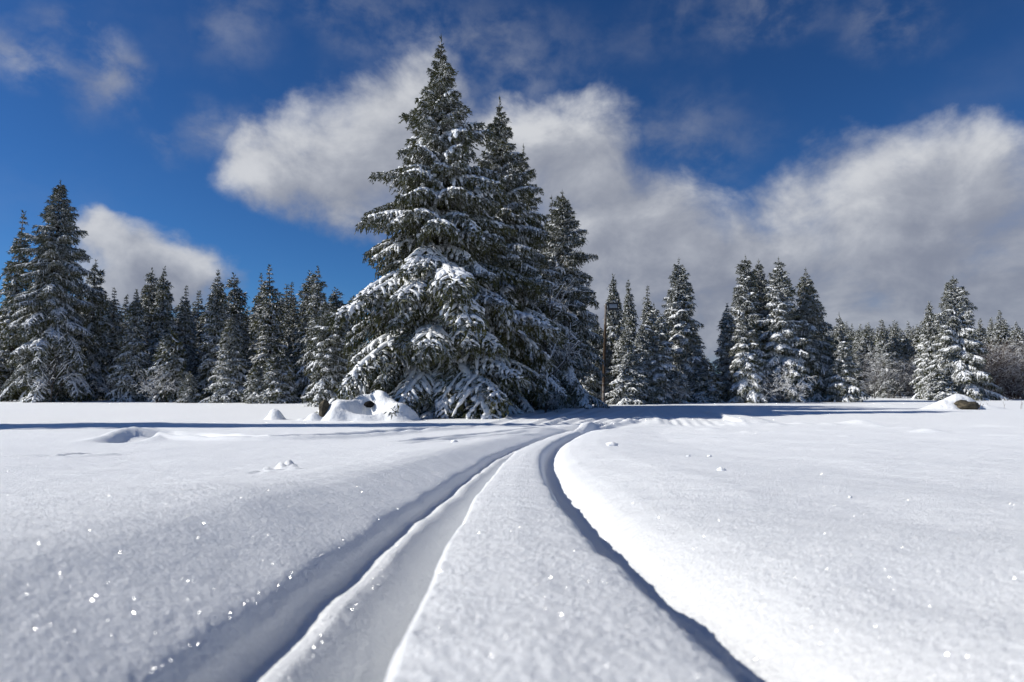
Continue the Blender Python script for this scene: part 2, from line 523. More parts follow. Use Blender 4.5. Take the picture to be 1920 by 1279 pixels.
for px, py, w, h in ((1380, 797, 26, .16), (1420, 797, 18, .12), (1500, 796, 20, .15), (1460, 798, 16, .1), (1610, 796, 32, .30), (1640, 800, 24, .14), (1555, 797, 18, .12), (1740, 812, 30, .17),
                     (1400, 812, 14, .08), (1450, 813, 12, .06), (1330, 806, 22, .06), (1585, 818, 16, .07), (1690, 806, 40, .10), (1860, 801, 50, .14), (1800, 812, 40, .06), (1900, 818, 36, .08),
                     (965, 785, 22, .16), (1010, 782, 20, .10), (262, 822, 50, .34), (330, 822, 40, .22), (1560, 748, 36, .55), (1650, 758, 26, .22), (1240, 830, 70, .05), (1180, 818, 60, .05)):
    pbump(px, py, w, h * .48, 1.3)
# trodden marks beside the track
for px, py, w, h in ((488, 899, 9, -.05), (500, 896, 8, .02), (514, 893, 9, -.045), (527, 891, 9, .035), (541, 887, 9, .05), (533, 896, 10, -.04), (478, 902, 9, -.03), (548, 892, 6, .03), (552, 898, 14, .015)):
    pbump(px, py, w, h, 1.6)
# large calm swells
for px, py, w, h, a in ((1700, 960, 420, -.05, 1.2), (1250, 900, 120, .015, 2), (300, 960, 300, .02, 1.0), (1600, 870, 300, .05, 1.0), (150, 800, 300, .1, .4), (1800, 1100, 300, -.02, 1)):
    pbump(px, py, w, h, a)


def ground_z(X, Y, detail=True):
    X = np.asarray(X, float); Y = np.asarray(Y, float)
    shape = X.shape; X = X.ravel(); Y = Y.ravel()
    z = CAMZ - drop(Y)
    r = np.hypot(X, Y)
    # gentle relief
    z += .05 * fbm(X / 9 + 3, Y / 9, 3) * sstep(r, 3, 12) + .14 * fbm(X / 24, Y / 24 + 5, 2) * sstep(r, 14, 40) * (1 - .6 * sstep(r, 45, 80))
    z += .016 * fbm(X / 1.1 + 8, Y / 1.6, 3) * sstep(r, .8, 3) * (1 - sstep(r, 20, 40))
    z += .055 * np.abs(fbm(X / 3.3 + 1, Y / 1.4, 3)) * sstep(X, .5, 4) * sstep(r, 5, 12) * (1 - sstep(r, 24, 34))
    for bx, by, rx, ry, h in BUMPS:
        w = np.where((np.abs(X - bx) < 3 * rx) & (np.abs(Y - by) < 3 * ry))[0]
        if len(w):
            q = ((X[w] - bx) / rx) ** 2 + ((Y[w] - by) / ry) ** 2
            z[w] += h * np.exp(-1.6 * q)
    for pl, depth, hw, ridge in GROOVES:
        m = hw * 5
        w = np.where((X > pl[:, 0].min() - m) & (X < pl[:, 0].max() + m) & (Y > pl[:, 1].min() - m) & (Y < pl[:, 1].max() + m))[0]
        if not len(w): continue
        s, arc, tot = signed_dist(X[w], Y[w], pl)
        fade = sstep(arc, 0, .18 * tot + .01) * (1 - sstep(arc, .82 * tot, tot))
        wob = 1 + .6 * perlin(arc * 1.7 + 3 * depth, arc * 0 + hw * 30)
        a = np.abs(s) / hw
        z[w] += fade * wob * (-depth * np.exp(-a ** 4) + ridge * np.exp(-((a - 1.6) / .55) ** 2))
    w = np.where((X > -6) & (X < 26) & (Y > -3) & (Y < 36) & (r < 40))[0]
    if len(w):
        s, arc, tot = signed_dist(X[w], Y[w], TRACK)
        s = np.where(s > 0, s / (1 + .20 * np.exp(-(np.clip(Y[w], 0, 9) / 1.1) ** 2)), s)     # the ruts spread a little towards the lens
        ws = perlin(arc * 2.1, s * 0 + .5) * .010 + perlin(arc * 6, s * 0 + 7.7) * .004
        prof = np.interp(s + ws, _ps, _ph)
        soft = np.interp(s + ws + .02, _ps, _ph) * .5 + np.interp(s + ws - .02, _ps, _ph) * .5
        prof = prof * .65 + soft * .35
        # the left bank slumps unevenly and carries the marks of a ski's edge
        prof = prof + np.exp(-((s + .36) / .04) ** 2) * .016 * perlin(arc * 3.0, s * 2)
        prof = prof + np.exp(-((s + .31) / .025) ** 2) * .012 * perlin(arc * 1.3 + 9, s * 0)
        rough = np.where((np.abs(np.abs(s) - .2) < .04), .25, 1.0) + 1.0 * np.exp(-((np.abs(s) - .135) / .022) ** 2)
        prof = prof + np.where(np.abs(np.abs(s) - .2) < .035, .0014 * np.sin(s * 900) + .003 * perlin(arc * 9, s * 40), 0)
        far = 1 - sstep(arc, tot * .72, tot * .97)
        z[w] += prof * far
        grainw = rough
    else:
        grainw = None
    # crusty grain of the surface, real relief close to the lens
    if detail:
        k = np.where(r < 12)[0]
        gw = np.ones(len(X)); gw[w] = grainw if grainw is not None else 1.0
        x, y = X[k], Y[k]
        f1 = 1 - sstep(r[k], 5, 12); f2 = 1 - sstep(r[k], 1.8, 4.5)
        lump = fbm(x * 26, y * 26, 2); g2 = fbm(x * 70, y * 70 + 4, 2, .6)
        z[k] += gw[k] * (f1 * .0010 * lump + f2 * .0015 * g2 * (1 + .6 * lump) + f1 * .0050 * fbm(x * 5 + 3, y * 7, 2))
    return z.reshape(shape)


def gz(x, y): return float(ground_z(np.array([x]), np.array([y]), False)[0])


def build_ground():
    th = np.concatenate([np.linspace(-180, -46, 44), np.linspace(-43, 43, 500), np.linspace(46, 180, 44)])[:-1]
    th = np.radians(th)
    rr = np.concatenate([[.02, .06, .12, .2], np.exp(np.linspace(math.log(.28), math.log(3.0), 400)), np.exp(np.linspace(math.log(3.03), math.log(60), 310)), np.exp(np.linspace(math.log(62), math.log(2600), 40))])
    T, Rr = np.meshgrid(th, rr)
    X = Rr * np.sin(T); Y = Rr * np.cos(T)
    Z = ground_z(X, Y)
    nr, nt = X.shape
    V = np.stack([X, Y, Z], -1).reshape(-1, 3)
    i = np.arange(nr - 1)[:, None] * nt; j = np.arange(nt)[None]
    j2 = (j + 1) % nt
    Q = np.stack([(i + j), (i + nt + j), (i + nt + j2), (i + j2)], -1).reshape(-1, 4)
    Q = Q[:, ::-1]
    me = mesh_from('snow_ground', V, Q, [M_GROUND], True)
    o = obj('snow_ground', me); tag(o, kind='structure')
    o['label'] = 'sparkling snow field crossed by a double ski track'
    return o


build_ground()


# ------------------------------------------------------------------ spruce boughs
def shoots_geo(P, D, L, W, rng, crossed=True):
    P = np.asarray(P); D = np.asarray(D); D = D / (np.linalg.norm(D, axis=1)[:, None] + 1e-9)
    L = np.asarray(L)[:, None]; W = np.asarray(W)[:, None]
    rv = rng.normal(size=P.shape) + np.array([0, 0, .0])
    A = np.cross(D, rv); A /= np.linalg.norm(A, axis=1)[:, None] + 1e-9
    B = np.cross(D, A)
    out = []
    for S in ((A, B) if crossed else (A,)):
        out.append(np.stack([P, P + .42 * L * D + W * S, P + L * D, P + .42 * L * D - W * S], 1))
    V = np.concatenate(out).reshape(-1, 3)
    return V, np.arange(len(V)).reshape(-1, 4)


def make_bough(L, seed, s2, ss, sl, sw, crossed=True, droop=.55, bend=.34, hang=1.0, thick=.10, covers=(0.0,), sides=6, sec_n=6, ax_n=12):
    """a snow-laden bough: x outward, z up.  returns (needle+wood geo, snow geo)"""
    rng = np.random.RandomState(seed)
    a = .14 + rng.uniform(-.05, .05); b = bend + rng.uniform(-.06, .06)
    wig = rng.uniform(-.05, .05)
    axf = lambda t: np.stack([L * t, L * wig * np.sin(3 * t), L * (a * t - b * t * t)], -1)
    P, D, Ln, W, secs = [], [], [], [], []
    n2 = max(5, int(L / s2))
    wd = .33 * min(1.0, (1.7 / L) ** .45)
    hw = lambda t: L * (wd * (1 - t) ** .7 * np.minimum(1, t * 3.2 + .15) + .035)
    for i in range(n2):
        t = .06 + .94 * (i + rng.uniform(.1, .9)) / n2
        base = axf(np.array(t))
        for side in (-1, 1):
            l2 = float(hw(t)) * rng.uniform(.75, 1.2) * 1.15
            fw = R(rng.uniform(42, 60))
            d0 = np.array([math.cos(fw), side * math.sin(fw), -.05])
            secs.append((base, d0, l2, t))
            ns = max(2, int(l2 / ss))
            for k in range(ns + 1):
                s = (k + rng.uniform(0, .6)) / (ns + .3)
                p = base + d0 * l2 * s + np.array([0, 0, -droop * (l2 * s) ** 2 / max(.6, L * .25)])
                tan = d0 + np.array([0, 0, -2 * droop * l2 * s / max(.6, L * .25)]); tan /= np.linalg.norm(tan)
                for q in (-1, 1):
                    pr = np.array([-tan[1], tan[0], 0]) * q
                    P.append(p); D.append(tan * .8 + pr * .6 + np.array([0, 0, -.25]) + rng.normal(size=3) * .22)
                    Ln.append(sl * rng.uniform(.6, 1.15)); W.append(sw * rng.uniform(.8, 1.2))
                if rng.rand() < .8 * hang:       # pendulous twigs hang from the side branches
                    q0 = p.copy(); dd = np.array([.1, 0, -1]) + tan * .3 + rng.normal(size=3) * .18; dd /= np.linalg.norm(dd)
                    for e in range(1 if rng.rand() < .35 else 2):
                        le = sl * rng.uniform(.7, 1.3)
                        P.append(q0); D.append(dd); Ln.append(le); W.append(sw * rng.uniform(.8, 1.2))
                        q0 = q0 + dd * le * .7
                        P.append(q0); D.append(dd + rng.normal(size=3) * .55); Ln.append(le * .7); W.append(sw * .9)
            P.append(base + d0 * l2 + np.array([0, 0, -droop * l2 ** 2 / max(.6, L * .25)])); D.append(tan + rng.normal(size=3) * .1); Ln.append(sl * .9); W.append(sw)
        P.append(base); D.append(np.array([.3, rng.normal() * .4, -1])); Ln.append(sl * 1.3); W.append(sw)
        P.append(base); D.append(np.array([1, rng.normal() * .5, .35 + .3 * rng.rand()])); Ln.append(sl * .9); W.append(sw)
    for q in range(3):
        P.append(axf(np.array(.97))); D.append(np.array([1, rng.normal() * .3, -.2 + rng.normal() * .2])); Ln.append(sl * 1.1); W.append(sw)
    g = Geo()
    V, Q = shoots_geo(P, D, Ln, W, rng, crossed); g.add(V, Q, 0)
    tt = np.linspace(0, .96, 7)
    V, Q = tube(axf(tt), np.linspace(.010 * L + .006, .004, 7), 4); g.add(V, Q, 1)
    # --- the snow lying on it: one thick strip along the bough, one on every side branch, lumpy and thicker where the twigs sag
    out = []
    for cov in covers:
        r2 = np.random.RandomState(seed * 7 + int(cov * 100) + 50)
        sn = Geo(); w0 = thick * (.8 + 1.1 * cov)
        def strip(P, w, k, flat=.62):
            n = len(P)
            lump = np.clip(1 + .55 * r2.normal(size=n) * .6, .45, 1.7)
            q = np.linspace(0, 1, n)
            rad = w * lump * np.clip(np.minimum(q * 6 + .35, (1 - q) * 4 + .30), 0, 1)
            V, Q = tube(P, rad, k, False)
            c = np.repeat(P, k, axis=0); d = V - c
            d[:, 2] = np.where(d[:, 2] > 0, d[:, 2] * flat * 1.25, d[:, 2] * flat * .5) + w * .30
            d += r2.normal(size=d.shape) * w * .10
            sn.add(c + d, Q)
        ta = np.linspace(.12 + .1 * r2.rand(), 1.0, ax_n)
        strip(axf(ta), w0 * 1.45, sides)
        for base, d0, l2, t in secs:
            if r2.rand() > .62 + .9 * cov + .15 * t: continue
            a0 = .02 + .25 * r2.rand(); a1 = min(1.04, a0 + r2.uniform(.45, 1.0))
            S = np.linspace(a0, a1, sec_n) * l2
            P2 = base + d0 * S[:, None] + np.stack([0 * S, 0 * S, -droop * S ** 2 / max(.6, L * .25)], -1)
            P2[:, :2] += r2.normal(size=(sec_n, 2)) * .012
            strip(P2, w0 * r2.uniform(.6, 1.25), sides)
            if r2.rand() < .5 and l2 > .35:     # a pad caught by the hanging twigs at the end
                e = P2[-1]; m_ = np.stack([e + np.array([0, 0, .02]), e + d0 * .10 * l2 + np.array([0, 0, -.06]), e + d0 * .16 * l2 + np.array([0, 0, -.20])])
                strip(m_, w0 * r2.uniform(.7, 1.2), sides)
        out.append(sn.arrays())
    return g.arrays(), out


# prototypes for trees whose boughs show one by one
CLS = [.45, .9, 1.6, 2.6, 3.8]
HERO = {}
for ci, L in enumerate(CLS):
    for v in range(4):
        gB, gS = make_bough(L, 100 * ci + v, s2=.13 + .012 * L, ss=.11 + .012 * L, sl=.15 + .03 * L, sw=.019 + .003 * L, droop=.62, thick=.050 + .008 * L,
                            covers=(-.22, .05, .30), ax_n=6 + int(3 * L))
        heavy = [mesh_from('snow_load', q[0], q[1], [M_SNOW], True) for q in gS]
        HERO[ci, v] = (mesh_from('bough', gB[0], gB[1], [M_NEEDLE, M_BARK], False, gB[2]), heavy)
# lighter ones that get joined into a crown
LOD = {}
for ci, L in enumerate((.5, 1.0, 1.8, 2.8)):
    for v in range(3):
        gB, gS = make_bough(L, 700 + 100 * ci + v, s2=.19 + .02 * L, ss=.19 + .02 * L, sl=.24 + .03 * L, sw=.036, crossed=False, hang=.7, droop=.6,
                            thick=.055 + .012 * L, covers=(-.22, .16), sides=4, sec_n=4, ax_n=5 + int(2 * L))
        for cv in (0, 1): LOD[ci, v, cv] = (gB, gS[cv])
LODL = (.5, 1.0, 1.8, 2.8)


def layout(H, Rm, rng, sp=.42, per=6, pw=.95, z0=.35, low=-16, top=48, jit=.30, cap=.92):
    out = []; z = z0; k = 0; w1, w2 = rng.rand(2) * 6.28
    while z < H - .30:
        f = z / H
        Lr = Rm * min(1, (1 - f) / cap) ** pw * min(1, .8 + f * 2.2) + .07
        n = per + (1 if f < .5 else 0) - (2 if f > .88 else 0)
        ph = rng.rand() * 6.28
        pitch = low + (top - low) * f ** 1.9
        for i in range(n):
            a = ph + 6.283 * (i + rng.uniform(-.28, .28)) / n
            l = min(1.12 * Lr, Lr * (1 + rng.uniform(-jit, jit * .6))) * (1 + .13 * math.sin(2 * a + w1 + z * .55) + .10 * math.sin(3 * a + w2 - z * .9))
            if rng.rand() < .12: l *= .55
            out.append((z + rng.uniform(-.12, .12) * (1 - f), a, pitch + rng.normal() * 8, max(.14, l)))
        z += sp * (1 - .45 * f) * rng.uniform(.85, 1.15); k += 1
    return out


def bough_matrix(z, a, pitch, s, roll=0.0, r0=0.0):
    return (Matrix.Translation((r0 * math.cos(a), r0 * math.sin(a), z)) @ Matrix.Rotation(a, 4, 'Z') @ Matrix.Rotation(-R(pitch), 4, 'Y')
            @ Matrix.Rotation(roll, 4, 'X') @ Matrix.Scale(s, 4))


def trunk_mesh(H, r, lean=0.0):
    t = np.linspace(0, 1, 9)
    P = np.stack([.05 * np.sin(t * 4) * r * 4, .04 * np.cos(t * 5) * r * 4, -.4 + (H + .3) * t], -1)
    V, Q = tube(P, r * (1 - t) ** .8 + .012, 8)
    return mesh_from('trunk', V, Q, [M_BARK], True)


def hero_tree(name, label, cat, loc, H, Rm, seed, group=None, snow=(0, 1, 1, 2), **kw):
    rng = np.random.RandomState(seed)
    root = thing(name, label, cat, loc, group)
    obj('trunk', trunk_mesh(H, .011 * H + .03), root)
    lay = layout(H, Rm, rng, **kw)
    if len(lay) > 296:
        idx = np.sort(rng.permutation(len(lay))[:296]); lay = [lay[i] for i in idx]
    for z, a, p, l in lay:
        ci = int(np.argmin([abs(math.log(l / c)) for c in CLS])); v = rng.randint(4)
        me, sn = HERO[ci, v]
        b = obj('bough', me, root, bough_matrix(z, a, p, l / CLS[ci], rng.normal() * .12))
        if rng.rand() < (.4 if ci == 0 else .10): continue
        obj('snow_load', sn[min(snow[rng.randint(len(snow))], 2 if ci < 4 else 1)], b)
    # leader
    g = Geo(); P = [(0, 0, H - .5 + .16 * i) for i in range(4) for _ in range(4)] + [(0, 0, H - .1)]
    D = [(rng.normal() * .7, rng.normal() * .7, 1.0) for _ in range(16)] + [(0, 0, 1)]
    V, Q = shoots_geo(np.array(P), np.array(D), np.array([.22] * 16 + [.45]), np.array([.022] * 16 + [.02]), rng); g.add(V, Q)
    A = g.arrays(); obj('leader', mesh_from('leader', A[0], A[1], [M_NEEDLE]), root)
    return root


def merged_tree_meshes(H, Rm, seed, snowy=.5, **kw):
    rng = np.random.RandomState(seed)
    nV, nQ, nM, sV, sQ = [], [], [], [], []; a0 = b0 = 0
    for z, a, p, l in layout(H, Rm, rng, **kw):
        ci = int(np.argmin([abs(math.log(l / c)) for c in LODL])); v = rng.randint(3)
        gB, gS = LOD[ci, v, int(rng.rand() < snowy)]
        m = np.array(bough_matrix(z, a, p, l / LODL[ci], rng.normal() * .15))
        V = gB[0] @ m[:3, :3].T + m[:3, 3]; nV.append(V); nQ.append(gB[1] + a0); nM.append(gB[2]); a0 += len(V)
        if rng.rand() < .45 + snowy:
            V = gS[0] @ m[:3, :3].T + m[:3, 3]; sV.append(V); sQ.append(gS[1] + b0); b0 += len(V)
    V, Q = shoots_geo(np.array([(0, 0, H - .5 + .2 * i) for i in range(3) for _ in range(4)]), np.array([(rng.normal(), rng.normal(), 1.2) for _ in range(12)]),
                      np.full(12, .3), np.full(12, .035), rng)
    nV.append(V); nQ.append(Q + a0); nM.append(np.zeros(len(Q), int)); a0 += len(V)
    cr = mesh_from('crown', np.concatenate(nV), np.concatenate(nQ), [M_NEEDLE, M_BARK], False, np.concatenate(nM))
    sn = mesh_from('snow_cover', np.concatenate(sV), np.concatenate(sQ), [M_SNOW], True)
    return trunk_mesh(H, .011 * H + .03), cr, sn


# joined prototypes, unit heights in metres: slim, broad, heavy, dark ...
PROTO = {}
for k, (H, Rm, snowy, kw) in {
    'slim': (12, 1.75, .35, dict(sp=.50, per=5, pw=.85, jit=.3, cap=1.0)), 'slim2': (12, 1.6, .25, dict(sp=.55, per=5, pw=.95, jit=.35, low=-22, cap=1.0)),
    'slim3': (12, 1.5, .30, dict(sp=.46, per=5, pw=.75, jit=.4, low=-30, cap=.9)), 'slim4': (12, 1.8, .45, dict(sp=.62, per=5, pw=1.05, jit=.45, low=-12, cap=.95)),
    'mid': (12, 2.3, .4, dict(sp=.50, per=5, pw=.9, jit=.3, low=-20, cap=.95)), 'mid2': (12, 2.5, .55, dict(sp=.52, per=6, pw=1.0, jit=.28, low=-14, cap=1.0)),
    'mid3': (12, 2.4, .3, dict(sp=.60, per=5, pw=.8, jit=.4, low=-32, cap=.85)),
    'snowy': (10, 2.1, .85, dict(sp=.48, per=6, pw=.95, jit=.25, low=-18)), 'small': (4, 1.4, .8, dict(sp=.30, per=6, pw=.85, jit=.25, low=-8)),
    'small2': (4, 1.2, .5, dict(sp=.33, per=5, pw=.9, jit=.3, low=-4)), 'dark': (12, 1.9, .10, dict(sp=.6, per=5, pw=.85, jit=.35, low=-24, cap=1.0)),
    'dark2': (12, 1.7, .06, dict(sp=.5, per=5, pw=.75, jit=.45, low=-34, cap=.9))}.items():
    PROTO[k] = (H, Rm, merged_tree_meshes(H, Rm, hash_seed := 900 + len(PROTO) * 13, snowy, **kw))


def place(px, Y): return ((px - 960) / F * Y, Y)


def top_height(px, ytop, Y, gzv): return at(px, ytop, Y)[2] - gzv


def proto_tree(kind, label, px, ytop, Y, wpx=None, group=None, name='spruce_tree', rot=None):
    x, y = place(px, Y); g = gz(x, y)
    H = top_height(px, ytop, Y, g)
    H0, R0, (tr, cr, sn) = PROTO[kind]
    root = thing(name, label, 'tree', (x, y, g - .05), group, rs.rand() * 6.28 if rot is None else rot)
    sz = H / H0
    sxy = sz if wpx is None else (wpx / F * Y) / R0
    root.scale = (sxy, sxy, sz)
    root.rotation_euler.x = rs.normal() * .018; root.rotation_euler.y = rs.normal() * .018
    obj('trunk', tr, root)
    for nm, me in (('crown', cr), ('snow_cover', sn)): tag(obj(nm, me, root), kind='stuff')
    return root


def boughs_tree(label, px, ytop, Y, wpx, seed, group=None, snow=(0, 1, 1, 2), name='spruce_tree', **kw):
    x, y = place(px, Y); g = gz(x, y)
    H = top_height(px, ytop, Y, g)
    return hero_tree(name, label, 'tree', (x, y, g - .05), H, wpx / F * Y, seed, group, snow, **kw)


# ------------------------------------------------------------------ the big spruces in the middle
boughs_tree('tallest spruce, broad and laden with snow, above the snow-covered boulders', 822, 72, 32, 214, 11, snow=(1, 1, 2), sp=.50, per=6, pw=1.18, low=-18, cap=.72)
boughs_tree('second tallest spruce, close behind the right shoulder of the tallest one', 936, 186, 36.5, 120, 12, snow=(1, 1, 2), sp=.50, per=6, pw=1.05, low=-22, cap=.64)
boughs_tree('slender spruce with its tip just right of the second tallest spruce', 982, 276, 39, 84, 13, snow=(0, 1, 1), sp=.5, per=5, pw=1.0, low=-24, cap=.6)
boughs_tree('dense spruce with a pointed tip standing right behind the bare snowy tree', 1056, 362, 42, 76, 14, snow=(0, 1, 1), sp=.42, per=6, pw=.8, low=-24, cap=.6)
boughs_tree('narrow twin-topped spruce squeezed between the big spruces and the dense pointed one', 1036, 372, 43.5, 48, 15, snow=(0, 1, 1), sp=.55, per=5, pw=.85, low=-24, cap=.6)
# ------------------------------------------------------------------ left: the tall spruce at the edge of the wood
boughs_tree('tall wide spruce at the left end of the wood, bare leader over open branches', 95, 340, 56, 105, 21, snow=(0, 0, 1), sp=.50, per=6, pw=.8, low=-30, jit=.32)
boughs_tree('grey snow-dusted spruce touching the left side of the tallest spruce', 617, 560, 42, 60, 22, snow=(0, 1, 1), sp=.42, per=6, pw=.75, low=-28)
# ------------------------------------------------------------------ right: free-standing snowy spruces
boughs_tree('high pointed spruce standing alone left of the gap of sky', 1277, 487, 55, 62, 31, snow=(1, 2, 2), sp=.40, per=6, pw=.8, low=-20)
boughs_tree('short bushy spruce with heavy snow in front of the high pointed one', 1228, 572, 51, 50, 32, snow=(1, 2, 2), sp=.40, per=6, pw=.75, low=-18)
boughs_tree('left one of the three close tall spruces, green at the top', 1403, 482, 57, 55, 33, snow=(1, 1, 2), sp=.42, per=6, pw=.75, low=-20)
boughs_tree('middle one of the three close tall spruces, partly hidden', 1428, 490, 58.5, 52, 34, snow=(0, 1, 1), sp=.45, per=5, pw=.75, low=-20)
boughs_tree('right one of the three close tall spruces, with thick white pads of snow', 1466, 486, 56, 62, 35, snow=(2, 2, 2), sp=.40, per=6, pw=.8, low=-16)
boughs_tree('white young spruce in front of the three close tall spruces', 1402, 590, 51.5, 48, 36, snow=(1, 2, 2), sp=.36, per=6, pw=.72, low=-30)
boughs_tree('dark drooping spruce right of the three close tall spruces', 1517, 506, 57, 62, 37, snow=(0, 1, 1), sp=.42, per=6, pw=.85, low=-26)
boughs_tree('small slim spruce with white tiers standing alone at the forest gap', 1577, 590, 55, 34, 38, snow=(1, 2, 2), sp=.36, per=6, pw=.85, low=-8)
boughs_tree('big layered spruce rising from the brown bushes on the right', 1796, 520, 62, 66, 39, snow=(1, 1, 2), sp=.44, per=6, pw=.8, low=-14)

# ------------------------------------------------------------------ trees of the left wood that can be told apart
LEFT = [('slim4', 16, 395, 63, None, 'spruce cut by the left picture edge behind the tall wide spruce'),
        ('mid3', 171, 488, 60, 48, 'dark pointed spruce just right of the tall wide spruce'),
        ('slim2', 207, 540, 64, 34, 'low slim spruce right of the dark pointed one by the tall wide spruce'),
        ('mid2', 250, 542, 56, 46, 'snow-dusted spruce in the front row under the small white cloud'),
        ('slim3', 277, 504, 62, 40, 'left one of two neighbouring tall tips under the small white cloud'),
        ('mid', 303, 499, 61, 42, 'right one of two neighbouring tall tips under the small white cloud'),
        ('slim2', 345, 536, 62, 30, 'thin spire-like spruce standing alone beside the white cloud'),
        ('small', 320, 615, 55, 42, 'young spruce with snowy skirts below the thin spire-like spruce'),
        ('small2', 357, 697, 53, 22, 'tiny spruce at the snow edge below the thin spire-like spruce'),
        ('mid2', 405, 508, 57, 50, 'broad spruce with sloping snowy branches in the middle of the left wood'),
        ('slim3', 442, 512, 60, 38, 'dark narrow spruce behind the snowy front spruce of the left wood'),
        ('snowy', 430, 588, 53, 46, 'bright snowy spruce standing forward in the left wood'),
        ('slim4', 486, 511, 58, 36, 'narrow spruce leaning on the left of the open-topped one'),
        ('slim4', 510, 498, 56, 52, 'open-topped tall spruce above the two white young spruces'),
        ('small', 522, 657, 50, 42, 'bigger white young spruce near the edge of the field'),
        ('small', 488, 678, 50.5, 34, 'smaller white young spruce left of the bigger young one'),
        ('dark2', 574, 506, 57, 44, 'dark spruce forming the left half of a twin tip near the big trees'),
        ('mid3', 598, 498, 54, 46, 'grey-green spruce forming the right half of a twin tip near the big trees'),
        ('slim2', 552, 552, 60, 32, 'low dark spruce in the notch before the twin tip'),
        ('slim2', 640, 600, 50, 46, 'spruce half hidden behind the lower left boughs of the tallest spruce'),
        ('slim3', 634, 540, 58, 42, 'slim dark spruce filling the notch between the twin tip and the tallest spruce')]
for kind, px, yt, Y, w, lab in LEFT: proto_tree(kind, lab, px, yt, Y, w)
for i in range(64):     # deeper in the wood
    px = -60 + 730 * (i + rs.uniform(-.3, .3)) / 64
    yt = rs.uniform(528, 600); Y = rs.uniform(65, 84)
    proto_tree(('dark', 'slim2', 'dark2', 'slim3')[i % 4], 'dark spruce standing deep in the left wood behind the front row', px, yt, Y, rs.uniform(34, 48), 'dark spruces deep in the left wood')
for i in range(22):     # undergrowth of young spruce along the wood
    px = -10 + 610 * (i + rs.uniform(-.3, .3)) / 22
    proto_tree(('small2', 'small')[i % 2], 'shaded young spruce growing between the trunks of the left wood', px, rs.uniform(640, 690), rs.uniform(60, 66), rs.uniform(26, 38), 'young spruces under the left wood')

RIGHT = [('snowy', 1153, 512, 52, 40, 'snowy spruce with a bare tip just right of the lamp post'),
         ('slim', 1183, 526, 55, 30, 'thin spruce second to the right of the lamp post'),
         ('slim2', 1214, 537, 58, 30, 'dark tip third to the right of the lamp post'),
         ('mid2', 1362, 568, 55, 44, 'dark shaded spruce on the left flank of the three close tall spruces'),
         ('small', 1262, 690, 51, 40, 'low snowy spruce bush at the foot of the high pointed spruce'),
         ('snowy', 1175, 610, 49, 46, 'shaded wide spruce beside the foot of the lamp post'),
         ('mid', 1120, 600, 52, 44, 'spruce in shade left behind the lamp post'),
         ('mid2', 1300, 600, 54, 46, 'shaded spruce filling the right flank of the high pointed one'),
         ('snowy', 1203, 606, 50.5, 40, 'snow-laden spruce in the row between the lamp post and the high pointed spruce'),
         ('mid', 1243, 588, 57, 40, 'narrow gap-filling spruce just left behind the high pointed spruce'),
         ('snowy', 1140, 640, 50.5, 38, 'low snowy spruce right at the foot of the lamp post'),
         ('small', 1322, 672, 53, 44, 'low spruce with snowy skirts in the gap right of the high pointed spruce'),
         ('mid2', 1090, 585, 50, 50, 'spruce between the dense pointed one and the lamp post'),
         ('slim', 1664, 597, 74, 30, 'snowy spruce tip standing out of the distant forest'),
         ('snowy', 1744, 565, 66, 36, 'grey snowy spruce left beside the big layered spruce'),
         ('small', 1760, 690, 61, 34, 'small snowy spruce at the foot of the big layered spruce'),
         ('slim', 1885, 582, 82, 30, 'taller one of two pointed spruces over the brown bushes'),
         ('slim2', 1866, 596, 84, 26, 'shorter one of two pointed spruces over the brown bushes'),
         ('mid', 1912, 603, 80, 34, 'spruce at the right picture edge over the brown bushes'),
         ('slim', 1838, 598, 80, 26, 'narrow spruce close right of the big layered spruce'),
         ('mid2', 1545, 640, 58, 40, 'shaded spruce between the drooping one and the small slim one')]
for kind, px, yt, Y, w, lab in RIGHT: proto_tree(kind, lab, px, yt, Y, w)
for i in range(76):
    px = 1535 + 430 * (i + rs.uniform(-.35, .35)) / 76
    proto_tree(('slim3', 'dark', 'dark2', 'dark')[i % 4], 'distant spruce in the even forest line on the right', px, rs.uniform(600, 628), rs.uniform(88, 125), rs.uniform(20, 30), 'distant spruces on the right')
for i in range(14):
    px = 1090 + 470 * (i + rs.uniform(-.3, .3)) / 14
    proto_tree(('slim2', 'dark')[i % 2], 'shaded spruce behind the snowy trees right of the lamp post', px, rs.uniform(640, 680), rs.uniform(62, 75), rs.uniform(28, 40), 'shaded spruces behind the right trees')
# the wood goes on beside the picture on the left: these throw the long shadows over the field
for i, (x, y, H) in enumerate(((-24, 20.2, 19), (-27, 21.6, 22), (-30, 19.0, 21), (-35, 21.0, 23))):
    H0, R0, (tr, cr, sn) = PROTO[('mid2', 'mid')[i % 2]]
    root = thing('spruce_tree', 'tall spruce beside the field beyond the left picture edge', 'tree', (x, y, gz(x, y) - .05), 'spruces beside the field outside the picture', i * 1.3)
    root.scale = (1.15, 1.15, H / H0)
    obj('trunk', tr, root)
    for nm, me in (('crown', cr), ('snow_cover', sn)): tag(obj(nm, me, root), kind='stuff')


